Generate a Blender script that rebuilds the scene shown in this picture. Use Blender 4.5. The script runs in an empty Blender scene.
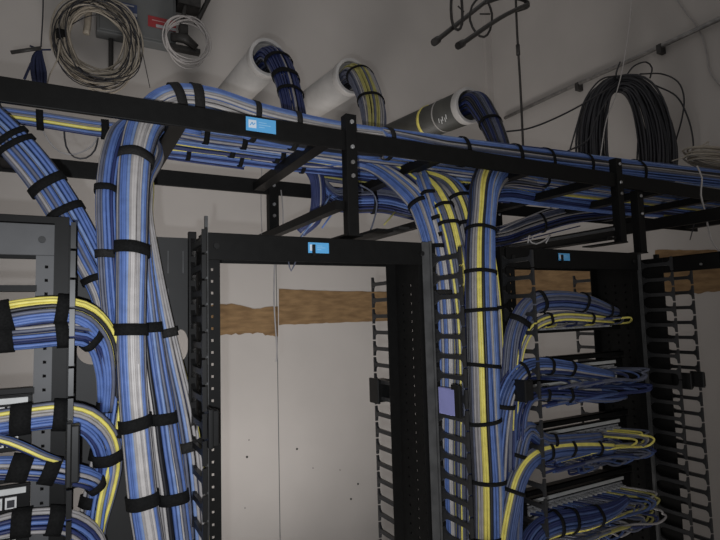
import bpy, math, random
from mathutils import Vector, Matrix
random.seed(7)
sc = bpy.context.scene
COL = sc.collection
# ------------------------------------------------------------ camera
f = 535.; yaw = math.radians(28.7); pitch = math.radians(4.8); roll = math.radians(-1.6)
DC = 1.02; ZC = 1.966
CAM = Vector((0, -DC, ZC))
F = Vector((math.sin(yaw)*math.cos(pitch), math.cos(yaw)*math.cos(pitch), math.sin(pitch)))
R0 = Vector((math.cos(yaw), -math.sin(yaw), 0)); U0 = R0.cross(F)
R = R0*math.cos(roll)+U0*math.sin(roll); U = U0*math.cos(roll)-R0*math.sin(roll)

def at(px, py, d):
    """point of the place seen at (px,py) on the vertical plane y = d"""
    r = F+R*((px-360)/f)+U*((270-py)/f)
    return CAM+r*((d+DC)/r.y)

def dep(p): return (Vector(p)-CAM).dot(F)

def proj(p):
    v = Vector(p)-CAM; z = v.dot(F)
    return 360+f*v.dot(R)/z, 270-f*v.dot(U)/z

cd = bpy.data.cameras.new('camera'); co = bpy.data.objects.new('camera', cd); COL.objects.link(co)
m3 = Matrix((R, U, -F)).transposed(); co.matrix_world = Matrix.Translation(CAM) @ m3.to_4x4()
cd.sensor_width = 36; cd.lens = f*36/720; cd.clip_start = .02
sc.camera = co

# ------------------------------------------------------------ materials
def mat(name, col, rough=.5, metal=0., var=.0, scale=40, bump=0., spec=.5, col2=None, stretch=None):
    m = bpy.data.materials.new(name); m.use_nodes = True; nt = m.node_tree
    b = nt.nodes['Principled BSDF']
    b.inputs['Roughness'].default_value = rough; b.inputs['Metallic'].default_value = metal
    b.inputs['Specular IOR Level'].default_value = spec
    tc = nt.nodes.new('ShaderNodeTexCoord'); n = nt.nodes.new('ShaderNodeTexNoise')
    n.inputs['Scale'].default_value = scale; n.inputs['Detail'].default_value = 4
    if stretch:
        mp = nt.nodes.new('ShaderNodeMapping'); mp.inputs['Scale'].default_value = stretch
        nt.links.new(tc.outputs['Object'], mp.inputs['Vector']); nt.links.new(mp.outputs['Vector'], n.inputs['Vector'])
    else:
        nt.links.new(tc.outputs['Object'], n.inputs['Vector'])
    r = nt.nodes.new('ShaderNodeValToRGB')
    c2 = col2 or [max(0, c*(1-var)) for c in col]
    r.color_ramp.elements[0].position = .3; r.color_ramp.elements[1].position = .7
    r.color_ramp.elements[0].color = (*c2, 1); r.color_ramp.elements[1].color = (*[min(1, c*(1+var*.5)) for c in col], 1)
    nt.links.new(n.outputs['Fac'], r.inputs['Fac']); nt.links.new(r.outputs['Color'], b.inputs['Base Color'])
    if bump:
        bp = nt.nodes.new('ShaderNodeBump'); bp.inputs['Strength'].default_value = bump; bp.inputs['Distance'].default_value = .002
        nt.links.new(n.outputs['Fac'], bp.inputs['Height']); nt.links.new(bp.outputs['Normal'], b.inputs['Normal'])
    return m
M = {
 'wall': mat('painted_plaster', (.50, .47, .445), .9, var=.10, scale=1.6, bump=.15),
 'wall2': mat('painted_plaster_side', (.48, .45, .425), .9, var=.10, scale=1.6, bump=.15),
 'floor': mat('floor_tile', (.25, .25, .25), .6, var=.15, scale=5),
 'black': mat('black_powder_coat', (.0075, .0073, .007), .5, var=.2, scale=60, spec=.17),
 'black2': mat('black_plastic', (.009, .009, .009), .38, var=.2, scale=60, spec=.35),
 'panel': mat('dark_grey_powder_coat', (.022, .0215, .021), .55, var=.15, scale=14, spec=.35),
 'railface': mat('flash_lightened_steel', (.09, .09, .093), .5, metal=.0, var=.12, scale=30, spec=.35),  # leftmost rack metal, flash brightness put into the base colour
 'edge': mat('worn_grey_edge', (.09, .09, .09), .45, var=.3, scale=30, spec=.3),
 'strap': mat('black_hook_and_loop', (.010, .010, .010), .9, var=.4, scale=300, bump=.3, spec=.15),
 'strapg': mat('grey_hook_and_loop', (.024, .023, .022), .9, var=.4, scale=300, bump=.3, spec=.2),
 'blue': mat('blue_cable_jacket', (.105, .18, .44), .5, var=.18, scale=60),
 'blue2': mat('pale_blue_cable_jacket', (.19, .28, .52), .5, var=.18, scale=60),
 'dull': mat('dull_blue_cable_jacket', (.065, .105, .25), .5, var=.2, scale=60),
 'navy': mat('navy_cable_jacket', (.022, .034, .12), .5, var=.2, scale=60),
 'slate': mat('slate_cable_jacket', (.12, .13, .18), .5, var=.2, scale=60),
 'grey': mat('grey_cable_jacket', (.35, .33, .325), .5, var=.15, scale=60),
 'light': mat('off_white_cable_jacket', (.52, .49, .475), .45, var=.12, scale=60),
 'yellow': mat('yellow_cable_jacket', (.85, .74, .17), .42, var=.15, scale=60),
 'ochre': mat('dull_yellow_cable_jacket', (.42, .38, .12), .5, var=.2, scale=60),
 'dark': mat('dark_cable_jacket', (.025, .025, .03), .45, var=.2, scale=60),
 'pvc': mat('white_pvc', (.38, .36, .34), .6, var=.2, scale=9),
 'pvcrim': mat('white_pvc_rim', (.5, .48, .46), .35, var=.08, scale=9),
 'pvcdark': mat('grey_pvc', (.06, .058, .05), .5, var=.3, scale=12),
 'pvcin': mat('pvc_inside', (.2, .19, .18), .6, var=.2, scale=9),
 'label': mat('blue_label', (.13, .47, .86), .4, var=.06, scale=20),
 'labelw': mat('white_label_print', (.75, .85, .95), .4, var=.03, scale=20),
 'labelm': mat('pale_blue_print', (.35, .66, .92), .4, var=.03, scale=20),
 'box': mat('grey_enclosure_paint', (.13, .135, .135), .5, var=.1, scale=8),
 'red': mat('red_sticker', (.33, .03, .035), .5, var=.1, scale=30),
 'redl': mat('red_sticker_print', (.5, .25, .25), .5, var=.1, scale=30),
 'bluel': mat('navy_sticker', (.04, .06, .14), .5, var=.1, scale=30),
 'paperw': mat('white_sticker', (.38, .38, .4), .6, var=.05, scale=30),
 'steel': mat('galvanised_steel', (.30, .29, .28), .38, metal=.6, var=.3, scale=40),
 'dsteel': mat('dull_dark_steel', (.05, .047, .045), .5, metal=.3, var=.4, scale=40),
 'brown': mat('kraft_paper', (.27, .17, .08), .85, var=.3, scale=5, col2=(.17, .10, .045), stretch=(2, 2, 9)),
 'white': mat('white_label_strip', (.62, .62, .60), .5, var=.1, scale=50),
 'port': mat('port_housing', (.42, .42, .43), .35, var=.3, scale=120),
 'bolt': mat('zinc_bolt', (.6, .6, .6), .3, metal=.8, var=.1, scale=100),
 'navyrope': mat('navy_cord', (.012, .018, .06), .8, var=.4, scale=200),
 'beige': mat('beige_cable_jacket', (.42, .37, .30), .5, var=.2, scale=50),
 'plastic': mat('dark_grey_plastic', (.028, .028, .029), .38, var=.2, scale=60, spec=.5),
 'bright': mat('white_port_housing', (.75, .74, .72), .3, var=.15, scale=160),
 'violet': mat('pale_violet_plastic', (.30, .31, .62), .35, var=.1, scale=20),
 'hole': mat('dark_hole', (.03, .028, .026), .9, var=.1),
}
# ------------------------------------------------------------ mesh helpers
class MB:
    def __init__(s): s.v = []; s.f = []; s.sm = []
    def box(s, x0, x1, y0, y1, z0, z1):
        n = len(s.v)
        s.v += [Vector(p) for p in ((x0,y0,z0),(x1,y0,z0),(x1,y1,z0),(x0,y1,z0),(x0,y0,z1),(x1,y0,z1),(x1,y1,z1),(x0,y1,z1))]
        for q in ((0,3,2,1),(4,5,6,7),(0,1,5,4),(1,2,6,5),(2,3,7,6),(3,0,4,7)): s.f.append([n+i for i in q]); s.sm.append(False)
        return s
    def bar(s, a, b, w, h, up=(0,0,1)):
        a = Vector(a); b = Vector(b); t = (b-a).normalized(); u = Vector(up)
        if abs(t.dot(u)) > .98: u = Vector((0,1,0))
        l = t.cross(u).normalized(); u = l.cross(t)
        n = len(s.v)
        for p in (a, b):
            for i, j in ((-1,-1),(1,-1),(1,1),(-1,1)): s.v.append(p+l*(i*w/2)+u*(j*h/2))
        for q in ((0,1,2,3),(7,6,5,4),(0,4,5,1),(1,5,6,2),(2,6,7,3),(3,7,4,0)): s.f.append([n+i for i in q]); s.sm.append(False)
        return s
    def prism(s, pts, off):
        """closed outline extruded by off"""
        n = len(s.v); k = len(pts); off = Vector(off)
        s.v += [Vector(p) for p in pts]+[Vector(p)+off for p in pts]
        s.f.append(list(range(n, n+k))); s.f.append(list(range(n+2*k-1, n+k-1, -1))); s.sm += [False]*2
        for i in range(k):
            j = (i+1) % k; s.f.append([n+j, n+i, n+k+i, n+k+j]); s.sm.append(False)
        return s
    def tube(s, path, r, k=6, closed=False, ref=None):
        P = [Vector(p) for p in path]; N = len(P)
        fr = frames(P, ref or (0.13, -.9, .3), closed); n = len(s.v)
        for i in range(N):
            l, u = fr[i]; rr = r[i] if isinstance(r, (list, tuple)) else r
            for j in range(k):
                a = 2*math.pi*j/k; s.v.append(P[i]+l*(rr*math.cos(a))+u*(rr*math.sin(a)))
        M_ = N if closed else N-1
        for i in range(M_):
            i2 = (i+1) % N
            for j in range(k):
                j2 = (j+1) % k
                s.f.append([n+i*k+j, n+i*k+j2, n+i2*k+j2, n+i2*k+j]); s.sm.append(True)
        if not closed:
            s.f.append([n+j for j in range(k)][::-1]); s.f.append([n+(N-1)*k+j for j in range(k)]); s.sm += [False]*2
        return s
    def disc(s, c, ax, r, th, k=16, square=False):
        c = Vector(c); ax = Vector(ax).normalized()
        return s.tube([c-ax*th/2, c+ax*th/2], r, k)
    def ringsec(s, c, ax, r0, r1, th, k=28):
        """washer / pipe wall: rings r0<r1 between c and c+ax*th"""
        c = Vector(c); ax = Vector(ax); L = ax.normalized()
        l = L.orthogonal().normalized(); u = L.cross(l); n = len(s.v)
        for q, rr in ((0, r1), (th, r1), (th, r0), (0, r0)):
            for j in range(k):
                a = 2*math.pi*j/k; s.v.append(c+L*q+l*(rr*math.cos(a))+u*(rr*math.sin(a)))
        for i in range(4):
            i2 = (i+1) % 4
            for j in range(k):
                j2 = (j+1) % k; s.f.append([n+i*k+j, n+i*k+j2, n+i2*k+j2, n+i2*k+j]); s.sm.append(i in (0, 2))
        return s
    def build(s, name, m, parent=None, bevel=0):
        org = Vector(parent.location) if parent else Vector((0,0,0))
        if parent and parent.parent: org = org + Vector(parent.parent.location)
        me = bpy.data.meshes.new(name); me.from_pydata([v-org for v in s.v], [], s.f); me.update()
        me.polygons.foreach_set('use_smooth', s.sm)
        o = bpy.data.objects.new(name, me); COL.objects.link(o); o.parent = parent
        me.materials.append(M[m] if isinstance(m, str) else m)
        if bevel:
            b = o.modifiers.new('bevel', 'BEVEL'); b.width = bevel; b.segments = 2; b.limit_method = 'ANGLE'
        return o

def frames(P, ref, closed=False):
    N = len(P); out = []; T = []
    for i in range(N):
        if closed: t = P[(i+1) % N]-P[i-1]
        else: t = P[min(i+1, N-1)]-P[max(i-1, 0)]
        if t.length < 1e-9: t = Vector((0,0,1))
        T.append(t.normalized())
    u = Vector(ref); u = (u-T[0]*u.dot(T[0]))
    if u.length < 1e-4: u = T[0].orthogonal()
    u.normalize()
    for i in range(N):
        if i:
            q = T[i-1].rotation_difference(T[i]); u = q @ u
            u = (u-T[i]*u.dot(T[i])).normalized()
        out.append((T[i].cross(u).normalized(), u.copy()))
    return out

def crom(pts, step=.012):
    """Catmull-Rom through tuples (any dimension; first three are the position)"""
    P = [list(p) for p in pts]
    P = [[2*a-b for a, b in zip(P[0], P[1])]]+P+[[2*a-b for a, b in zip(P[-1], P[-2])]]
    out = []
    for i in range(1, len(P)-2):
        L = math.dist(P[i][:3], P[i+1][:3]); n = max(2, int(L/step))
        for k in range(n):
            t = k/n; a, b, c, d = P[i-1], P[i], P[i+1], P[i+2]
            out.append([.5*((2*b[j])+(-a[j]+c[j])*t+(2*a[j]-5*b[j]+4*c[j]-d[j])*t*t+(-a[j]+3*b[j]-3*c[j]+d[j])*t**3) for j in range(len(b))])
    out.append(P[-2]); return out

def tag(o, label=None, cat=None, group=None, kind=None):
    if label: o['label'] = label
    if cat: o['category'] = cat
    if group: o['group'] = group
    if kind: o['kind'] = kind
    return o
def thing(name, loc, label, cat, group=None):
    o = bpy.data.objects.new(name, None); o.empty_display_size = .05; o.location = loc; COL.objects.link(o)
    return tag(o, label, cat, group)
def struct(o): o['kind'] = 'structure'; return o

# ------------------------------------------------------------ the room
YW = 1.9; XW = 2.76
wb = struct(MB().box(-2.2, XW+.12, YW, YW+.12, 0, 4.4).build('wall_back', 'wall'))
wr = struct(MB().box(XW, XW+.12, -2.2, YW, 0, 4.4).build('wall_right', 'wall2'))
struct(MB().box(-2.2, XW+.12, -2.2, YW+.12, -.1, 0).build('floor', 'floor'))
# faint corner pilaster, baseboard
struct(MB().box(XW-.055, XW, YW-.03, YW, 0, 4.4).build('trim_1', 'wall2'))
struct(MB().box(-2.2, XW-.055, YW-.012, YW, 0, .1).build('baseboard_back', 'box'))
struct(MB().box(XW-.012, XW, -2.2, YW-.03, 0, .1).build('baseboard_right', 'box'))
for px, py in ((247,457),(297,449),(358,484),(351,499),(249,440),(313,468),(340,470),(245,508)):
    c = at(px, py, YW-.001); MB().disc(c, (0,1,0), .006 if px in (297,358,351,247) else .003, .002, 10).build('screw_hole', 'hole', wb)
# seam line in the wall board
a = at(277, 330, YW); MB().box(a.x-.002, a.x+.002, YW-.002, YW, .2, 2.4).build('board_seam', 'box', wb)

def paper(name, px, d, label, wob=2.2, plane='back'):
    """kraft strip with ragged edges; px = list of (x, ytop, ybot)"""
    rnd = random.Random(px[0][0]); top = []; bot = []
    n = 26; pts = []
    for i in range(n+1):
        t = i/n*(len(px)-1); k = min(int(t), len(px)-2); q = t-k
        x = px[k][0]*(1-q)+px[k+1][0]*q; y0 = px[k][1]*(1-q)+px[k+1][1]*q; y1 = px[k][2]*(1-q)+px[k+1][2]*q
        pts.append((x, y0+rnd.uniform(-.3, .3)*wob, y1+rnd.uniform(-.6, .6)*wob))
    mb = MB()
    def g(x, y):
        if plane == 'back': return at(x, y, YW-.002)
        r = F+R*((x-360)/f)+U*((270-y)/f); return CAM+r*((XW-.002-CAM.x)/r.x)
    out = [g(x, y0) for x, y0, _ in pts]+[g(x, y1) for x, _, y1 in reversed(pts)]
    off = (0, .002, 0) if plane == 'back' else (.002, 0, 0)
    mb.prism(out, off)
    return tag(mb.build(name, 'brown'), label, 'paper strip', 'brown paper strips on the walls')
paper('kraft_paper_strip', [(190,306,336),(235,304,334),(256,309,333),(278,306,336)], 0, 'ragged brown paper strip on the back wall, left lower piece seen through the middle rack')
paper('kraft_paper_strip', [(279,289,325),(330,291,323),(400,292,320)], 0, 'brown paper strip on the back wall, wider right piece seen through the middle rack', .8)
paper('kraft_paper_strip', [(507,262,306),(560,262,302),(600,262,300)], 0, 'brown paper strip on the wall seen behind the right-hand rack top', .8, 'right')
paper('kraft_paper_strip', [(655,250,296),(690,250,294),(719,250,291),(760,248,290)], 0, 'brown paper strip on the right wall beyond the last finger rail', 1.2, 'right')

# ------------------------------------------------------------ racks
ZT = 2.13
def post_flange(mb, x0, x1, y0, y1, z0, z1, side):
    """perforated front flange: two edge strips with square holes between"""
    w = x1-x0; a = x0+w*.43; b = x0+w*.59
    mb.box(x0, a, y0, y1, z0, z1); mb.box(b, x1, y0, y1, z0, z1)
    z = z0; mb.box(a, b, y0, y1, z0, .9); z = .9
    pit = .0445/2; h = .005
    while z+pit < z1-.04: mb.box(a, b, y0, y1, z+h, z+pit); z += pit
    mb.box(a, b, y0, y1, z, z1)
def web(mb, x0, x1, y0, y1, z0, z1):
    n = 3; ys = [y0, y0+.035, y0+.041, y0+.07, y0+.076, y0+.105, y0+.111, y1]
    for i in range(0, 7, 2): mb.box(x0, x1, ys[i], ys[i+1], z0, z1)
    for i in (1, 3, 5):
        z = .9; mb.box(x0, x1, ys[i], ys[i+1], z0, z)
        while z+.0222 < z1-.05: mb.box(x0, x1, ys[i], ys[i+1], z+.006, z+.0222); z += .0222
        mb.box(x0, x1, ys[i], ys[i+1], z, z1)
def rack(x0, x1, label, face='black', gap=True):
    t = thing('equipment_rack', ((x0+x1)/2, 0, 0), label, 'equipment rack')
    for s, xo in ((1, x0), (-1, x1)):
        mb = MB(); a, b = sorted((xo, xo+s*.030))
        post_flange(mb, a, b, 0, .003, 0, ZT-.004, s)
        a2, b2 = sorted((xo, xo+s*.003)); web(mb, a2, b2, .003, .142, 0, ZT-.004)
        mb.box(a, b, .142, .145, 0, ZT-.004)
        p = mb.build('post', face, t)
        # folded edge lip running down the inner side of the front flange
        for k in range(5):
            z = 1.15+.2*k; 
            if k % 2: MB().disc((xo+s*.015, -.002, z), (0,1,0), .0035, .004, 10).build('screw', 'bolt', p)
    m = MB().box(x0, x1, -.004, 0, ZT-.052, ZT).box(x0, x1, 0, .05, ZT-.003, ZT)
    tb = m.build('top_beam', face, t, .001)
    m = MB().box(x0, x1, .145, .149, ZT-.043, ZT).box(x0, x1, .10, .145, ZT-.003, ZT); m.build('rear_beam', 'black', t, .001)
    for s, xo in ((1, x0), (-1, x1)):
        MB().disc((xo+s*.022, -.006, ZT-.026), (0,1,0), .0055, .004, 12).build('bolt', 'black2', tb)
    MB().box(x0-.004, x1+.004, -.15, .30, 0, .012).build('base_plate', 'black', t)
    return t
RA = rack(-.537, -.017, 'leftmost open equipment rack, cut off by the frame, front rail coloured lighter for the flash', 'railface')
RB = rack(.224, .743, 'middle open equipment rack standing empty before the pale wall')
RC = rack(.985, 1.520, 'right open equipment rack filled with patch panels and blue cords')
# thin black cover angle over rack A
# ------------------------------------------------------------ blue labels
def label_plate(c, w, h, lab, tab=False, group='blue labels on the black metalwork'):
    t = thing('equipment_label', c, lab, 'label', group)
    x, y, z = c
    MB().box(x-w/2, x+w/2, y-.001, y, z-h/2, z+h/2).build('label_plate', 'label', t)
    m = MB().box(x-w*.42, x-w*.16, y-.0014, y-.0011, z-h*.28, z+h*.30); m.build('printed_square', 'labelw', t)
    m = MB()
    if not tab:
        m.bar((x-w*.37, y-.0016, z-h*.1), (x-w*.30, y-.0016, z+h*.12), .0004, .0018, (0,0,1)); m.bar((x-w*.30, y-.0016, z+h*.12), (x-w*.27, y-.0016, z-h*.05), .0004, .0018); m.bar((x-w*.27, y-.0016, z-h*.05), (x-w*.20, y-.0016, z+h*.1), .0004, .0018)
        m.build('printed_mark', 'label', t)
    m = MB()
    for k, (a, b) in enumerate(((.0, .26), (.0, .40), (.0, .20))): m.box(x-w*.08+a*w, x-w*.08+b*w, y-.0013, y-.0011, z+h*(.16-.17*k), z+h*(.21-.17*k))
    m.build('printed_lines', 'labelm', t)
    if tab: MB().box(x-w*.33, x-w*.2, y-.006, y-.0016, z-h*.75, z+h*.28).build('hanging_tab', 'black2', t)
label_plate(at(261, 125.5, -.012), .062, .028, 'blue label with small white square on the overhead cable tray rail')
label_plate(at(318.5, 248, -.006), .047, .022, 'blue label with black tab on the middle rack top beam', True)
label_plate(at(564, 257, -.006), .044, .020, 'small dim blue label with black tab on the right rack top beam', True)

# ------------------------------------------------------------ cable tray
ZS = 2.326; TH = .043; TD = .46
tray = thing('ladder_cable_tray', (.9, .2, ZS), 'black overhead ladder cable tray running across above all the racks', 'cable tray')
X0, X1 = -.9, 2.70
MB().box(X0, X1, -.010, -.001, ZS, ZS+TH).build('stringer', 'black', tray, .0015)
MB().box(X0, X1, TD, TD+.009, ZS, ZS+TH).build('stringer', 'black', tray, .0015)
s = .178
k = -3
while k < 9:
    x = s+k*.303; k += 1
    MB().box(x-.016, x+.016, -.001, TD, ZS+.006, ZS+.030).build('rung', 'black', tray, .001)

def bracket(px, y0, z0, z1, lab, w=.026, n=4, name='tray_support_bracket'):
    x = at(px, 170, y0).x
    t = thing(name, (x, y0, z0), lab, 'bracket', 'brackets carrying the cable tray')
    MB().box(x-w/2, x+w/2, y0-.005, y0, z0, z1).box(x-w/2, x-w/2+.003, y0, y0+.02, z0, z1).build('upright', 'black', t, .0008)
    zz = z1-.018
    for i in range(n):
        MB().disc((x, y0-.007, zz), (0,1,0), .0048, .005, 6).build('bolt', 'bolt' if i in (0, 1) else 'steel', t); zz -= (.056, .034, .03, .03)[i % 4]
    MB().box(x-w/2-.004, x+w/2+.012, y0, y0+.13, z0, z0+.004).build('foot', 'black', t)
    return x
bx = bracket(351.5, -.011, 2.137, at(351, 114, -.016).z, 'upright bolted bracket on the front tray rail above the middle rack')
bracket(273, TD-.001, at(273, 232, TD).z, at(273, 180, TD).z, 'rear tray bracket hanging below the back rail above the middle rack', .030, 3)
bracket(618, -.011, at(618,242,-.011).z, at(618,158,-.016).z, 'upright bracket on the front tray rail above the right rack', .026, 3)
bracket(637, .004, 2.133, at(637,190,.0).z, 'bracket standing on the right corner of the right rack', .03, 2)
bracket(496, TD-.001, at(496,250,TD).z, at(496,195,TD).z, 'rear tray bracket behind the right rack, beside the thick yellow striped bundle', .030, 2)
# support bars lying front-to-back over the racks
def nbar(px, py, d0, d1, lab, w=.03, h=.012, px2=None, m='black'):
    p = at(px, py, d0); a = p; b = Vector((p.x, d1, p.z))
    o = MB().bar(a, b, w, h).build('support_bar', m)
    tag(o, lab, 'support bar')
nbar(385, 230, .02, .50, 'flat black bar lying front to back on the middle rack', .045, .006)
nbar(340, 205, .0, .62, 'slanting looking black bar below the tray above the middle rack', .022, .02)
nbar(404, 228, .02, .60, 'flat dark bar on the middle rack near the bundles', .03, .006, m='panel')
nbar(470, 210, .05, .62, 'black bar below the tray just left of the right rack', .022, .02)
nbar(722, 213, -.1, 1.0, 'long black bar running back over the right end of the row', .012, .040)
nbar(614, 229, -.02, .40, 'thin grey rod lying back above the right rack', .008, .008, m='edge')
nbar(612, 238, -.01, .45, 'flat black bar resting on the right rack top', .04, .006)
# cross rail of the rack standing at right angles
p = at(720, 243, -.12)
t = thing('cross_rack', (p.x, 0, 0), 'black top rail of a rack at right angles, at the right picture edge', 'rack frame')
MB().box(p.x, p.x+.004, -.42, .14, ZT-.052, ZT).box(p.x, p.x+.04, -.42, .14, ZT-.003, ZT).build('top_rail', 'black', t)
MB().box(p.x, p.x+.05, -.125, -.115, 0, ZT-.003).build('post', 'black', t)
MB().disc((p.x-.002, -.06, ZT-.034), (1,0,0), .004, .004, 8).build('screw', 'bolt', t)

# ------------------------------------------------------------ vertical cable managers
def finger_mesh(L, sgn, xw=.007, th=.0100, flare=.017):
    """T-capped curved finger reaching out along sgn*y"""
    mb = MB(); h = th/2
    pr = [(0, flare), (.010, h*1.6), (.022, h), (L-.012, h), (L-.006, h*1.9), (L-.004, .0203), (L, .0203)]
    out = [(y, z) for y, z in pr]+[(y, -z) for y, z in reversed(pr)]
    pts = [Vector((-xw/2, sgn*y, z)) for y, z in out]
    k = len(pr); n0 = len(mb.v)
    allp = pts+[p+Vector((xw, 0, 0)) for p in pts]; N = len(pts); mb.v += allp
    for i in range(k-1):   # side faces as quads (outline is concave)
        j = N-1-i
        mb.f.append([i, i+1, j-1, j]); mb.f.append([N+j, N+j-1, N+i+1, N+i]); mb.sm += [False]*2
    for i in range(N):
        j = (i+1) % N; mb.f.append([j, i, N+i, N+j]); mb.sm.append(False)
    return mb
FM = {}
def finger(parent, x, y, z, L, sgn, m='black2'):
    key = (L, sgn, m)
    if key not in FM:
        mb = finger_mesh(L, sgn); me = bpy.data.meshes.new('finger'); me.from_pydata(mb.v, [], mb.f); me.materials.append(M[m]); FM[key] = me
    o = bpy.data.objects.new('finger', FM[key]); COL.objects.link(o); o.parent = parent
    o.location = Vector((x, y, z))-parent.location
def manager(x0, x1, label, rails, panel='panel', ypan=.07, slots=True, holes=()):
    t = thing('vertical_cable_manager', ((x0+x1)/2, 0, 0), label, 'cable manager')
    if panel: 
        # back panel with round and slotted cut-outs, tiled from quads around the holes
        holed_panel(x0+.004, x1-.004, ypan, 0, ZT-.002, holes, panel, t)
    for (x, yb, sgn, L, z0, z1, m) in rails:
        yb2 = yb+sgn*.0
        y_a, y_b = sorted((yb, yb-sgn*.012))
        MB().box(x-.007, x+.007, y_a, y_b, 0, ZT+.0).build('finger_rail', 'black', t, .001)
        z = z1
        while z > z0: finger(t, x, yb, z, L, sgn, m); z -= .0445
    return t
def holed_panel(x0, x1, y, z0, z1, holes, m, parent):
    """sheet with elliptical holes: split in horizontal bands, each hole gets a ring of quads"""
    mb = MB(); th = .002; xm = (x0+x1)/2
    for (xa, xb) in ((x0, xm), (xm, x1)): _half(mb, xa, xb, y, z0, z1, [h for h in holes if xa < h[0] < xb], th)
    return mb.build('back_panel', m, parent)
def _half(mb, x0, x1, y, z0, z1, holes, th):
    hs = sorted(holes, key=lambda h: h[1]); z = z0
    def quad(pts):
        mb.prism([(p[0], y, p[1]) for p in pts], (0, th, 0))
    for (cx, cz, rx, rz) in hs:
        bz0, bz1 = cz-rz-.01, cz+rz+.01
        quad([(x0, z), (x1, z), (x1, bz0), (x0, bz0)])
        bx0, bx1 = max(x0, cx-rx-.01), min(x1, cx+rx+.01)
        if bx0 > x0: quad([(x0, bz0), (bx0, bz0), (bx0, bz1), (x0, bz1)])
        if bx1 < x1: quad([(bx1, bz0), (x1, bz0), (x1, bz1), (bx1, bz1)])
        n = 32
        def sq(a):
            c, s_ = math.cos(a), math.sin(a); k = 1/max(abs(c), abs(s_))
            ex = (bx1-cx) if c > 0 else (cx-bx0); return (cx+c*k*ex, cz+s_*k*(bz1-cz))
        for i in range(n):
            a, b = 2*math.pi*i/n, 2*math.pi*(i+1)/n
            quad([(cx+rx*math.cos(a), cz+rz*math.sin(a)), sq(a), sq(b), (cx+rx*math.cos(b), cz+rz*math.sin(b))])
        z = bz1
    quad([(x0, z), (x1, z), (x1, z1), (x0, z1)])
def hole(px, py, rx, rz, d=.07):
    c = at(px, py, d); return (c.x, c.z, rx, rz)
zb = 1.22
M1 = manager(-.017, .224, 'left vertical cable manager with grey back panel, beside the leftmost rack',
    [(.006, -.002, -1, .095, zb, 2.10, 'black2'), (.203, -.002, -1, .095, zb, 2.10, 'black2')],
    holes=[hole(181, 345, .014, .03), hole(93, 350, .026, .026), hole(181, 460, .014, .03), hole(78, 505, .024, .03)])
for x_, y_ in ((183, 262), (168, 262), (195, 262), (168, 300)):
    c = at(x_, y_, .069); MB().box(c.x-.001, c.x+.001, .0685, .070, c.z-.022, c.z+.022).build('slot', 'edge', M1)
M2 = manager(.743, .985, 'middle vertical cable manager crowded with thick cable bundles',
    [(.755, -.002, -1, .10, 1.16, 2.09, 'plastic'), (.755, .147, 1, .142, 1.16, 2.05, 'plastic'), (.974, -.002, -1, .10, 1.16, 2.09, 'plastic')],
    holes=[], panel='black')
M3 = manager(1.520, 1.640, 'narrow vertical cable manager at the right end of the row',
    [(1.534, -.002, -1, .098, 1.0, 2.09, 'plastic'), (1.534, .147, 1, .10, 1.1, 2.06, 'plastic'), (1.626, -.002, -1, .10, 1.0, 2.05, 'plastic')],
    holes=[], panel=None)
def latch(px, py, d, w, h, m, parent, th=.02, lab=None):
    c = at(px, py, d)
    o = MB().box(c.x-w/2, c.x+w/2, d-th/2, d+th/2, c.z-h/2, c.z+h/2).box(c.x-w/2-.004, c.x-w/2+.004, d-th/2-.004, d+th/2+.004, c.z-h*.56, c.z+h*.56).build('latch', m, parent, .002)
    if lab: o['label'] = lab
latch(381, 390, .27, .040, .060, 'black2', M2, .04); latch(450, 401, -.06, .012, .052, 'violet', M2, .05, 'pale violet plastic latch')
latch(458, 401, -.09, .008, .062, 'black2', M2)
latch(74, 453, -.11, .014, .082, 'black2', M1, .02); latch(213, 427, -.09, .014, .058, 'black2', M1, .03)
latch(523, 390, -.09, .026, .045, 'black2', M2, .04); latch(680, 380, -.07, .016, .042, 'black2', M3, .07)
latch(699, 379, -.115, .014, .040, 'black2', M3, .03)
# M1's left channel beside rack A
MB().box(-.021, .0, -.012, .0, 0, ZT+.012).build('side_channel', 'black', M1)
MB().box(.2235, .2295, -.010, -.004, 0, ZT+.03).build('edge_rod', 'edge', M1)
MB().box(.7435, .7485, -.006, 0, 0, ZT+.004).build('side_channel', 'edge', M2)
MB().box(.721, .7405, -.0065, -.0045, 0, ZT+.001).build('edge_strip', 'edge', M2)
MB().box(1.5205, 1.528, -.008, 0, 0, ZT-.004).build('side_channel', 'edge', M3)
MB().box(1.541, 1.545, -.066, .15, 0, ZT-.02).build('side_plate', 'black', M3)

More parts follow.
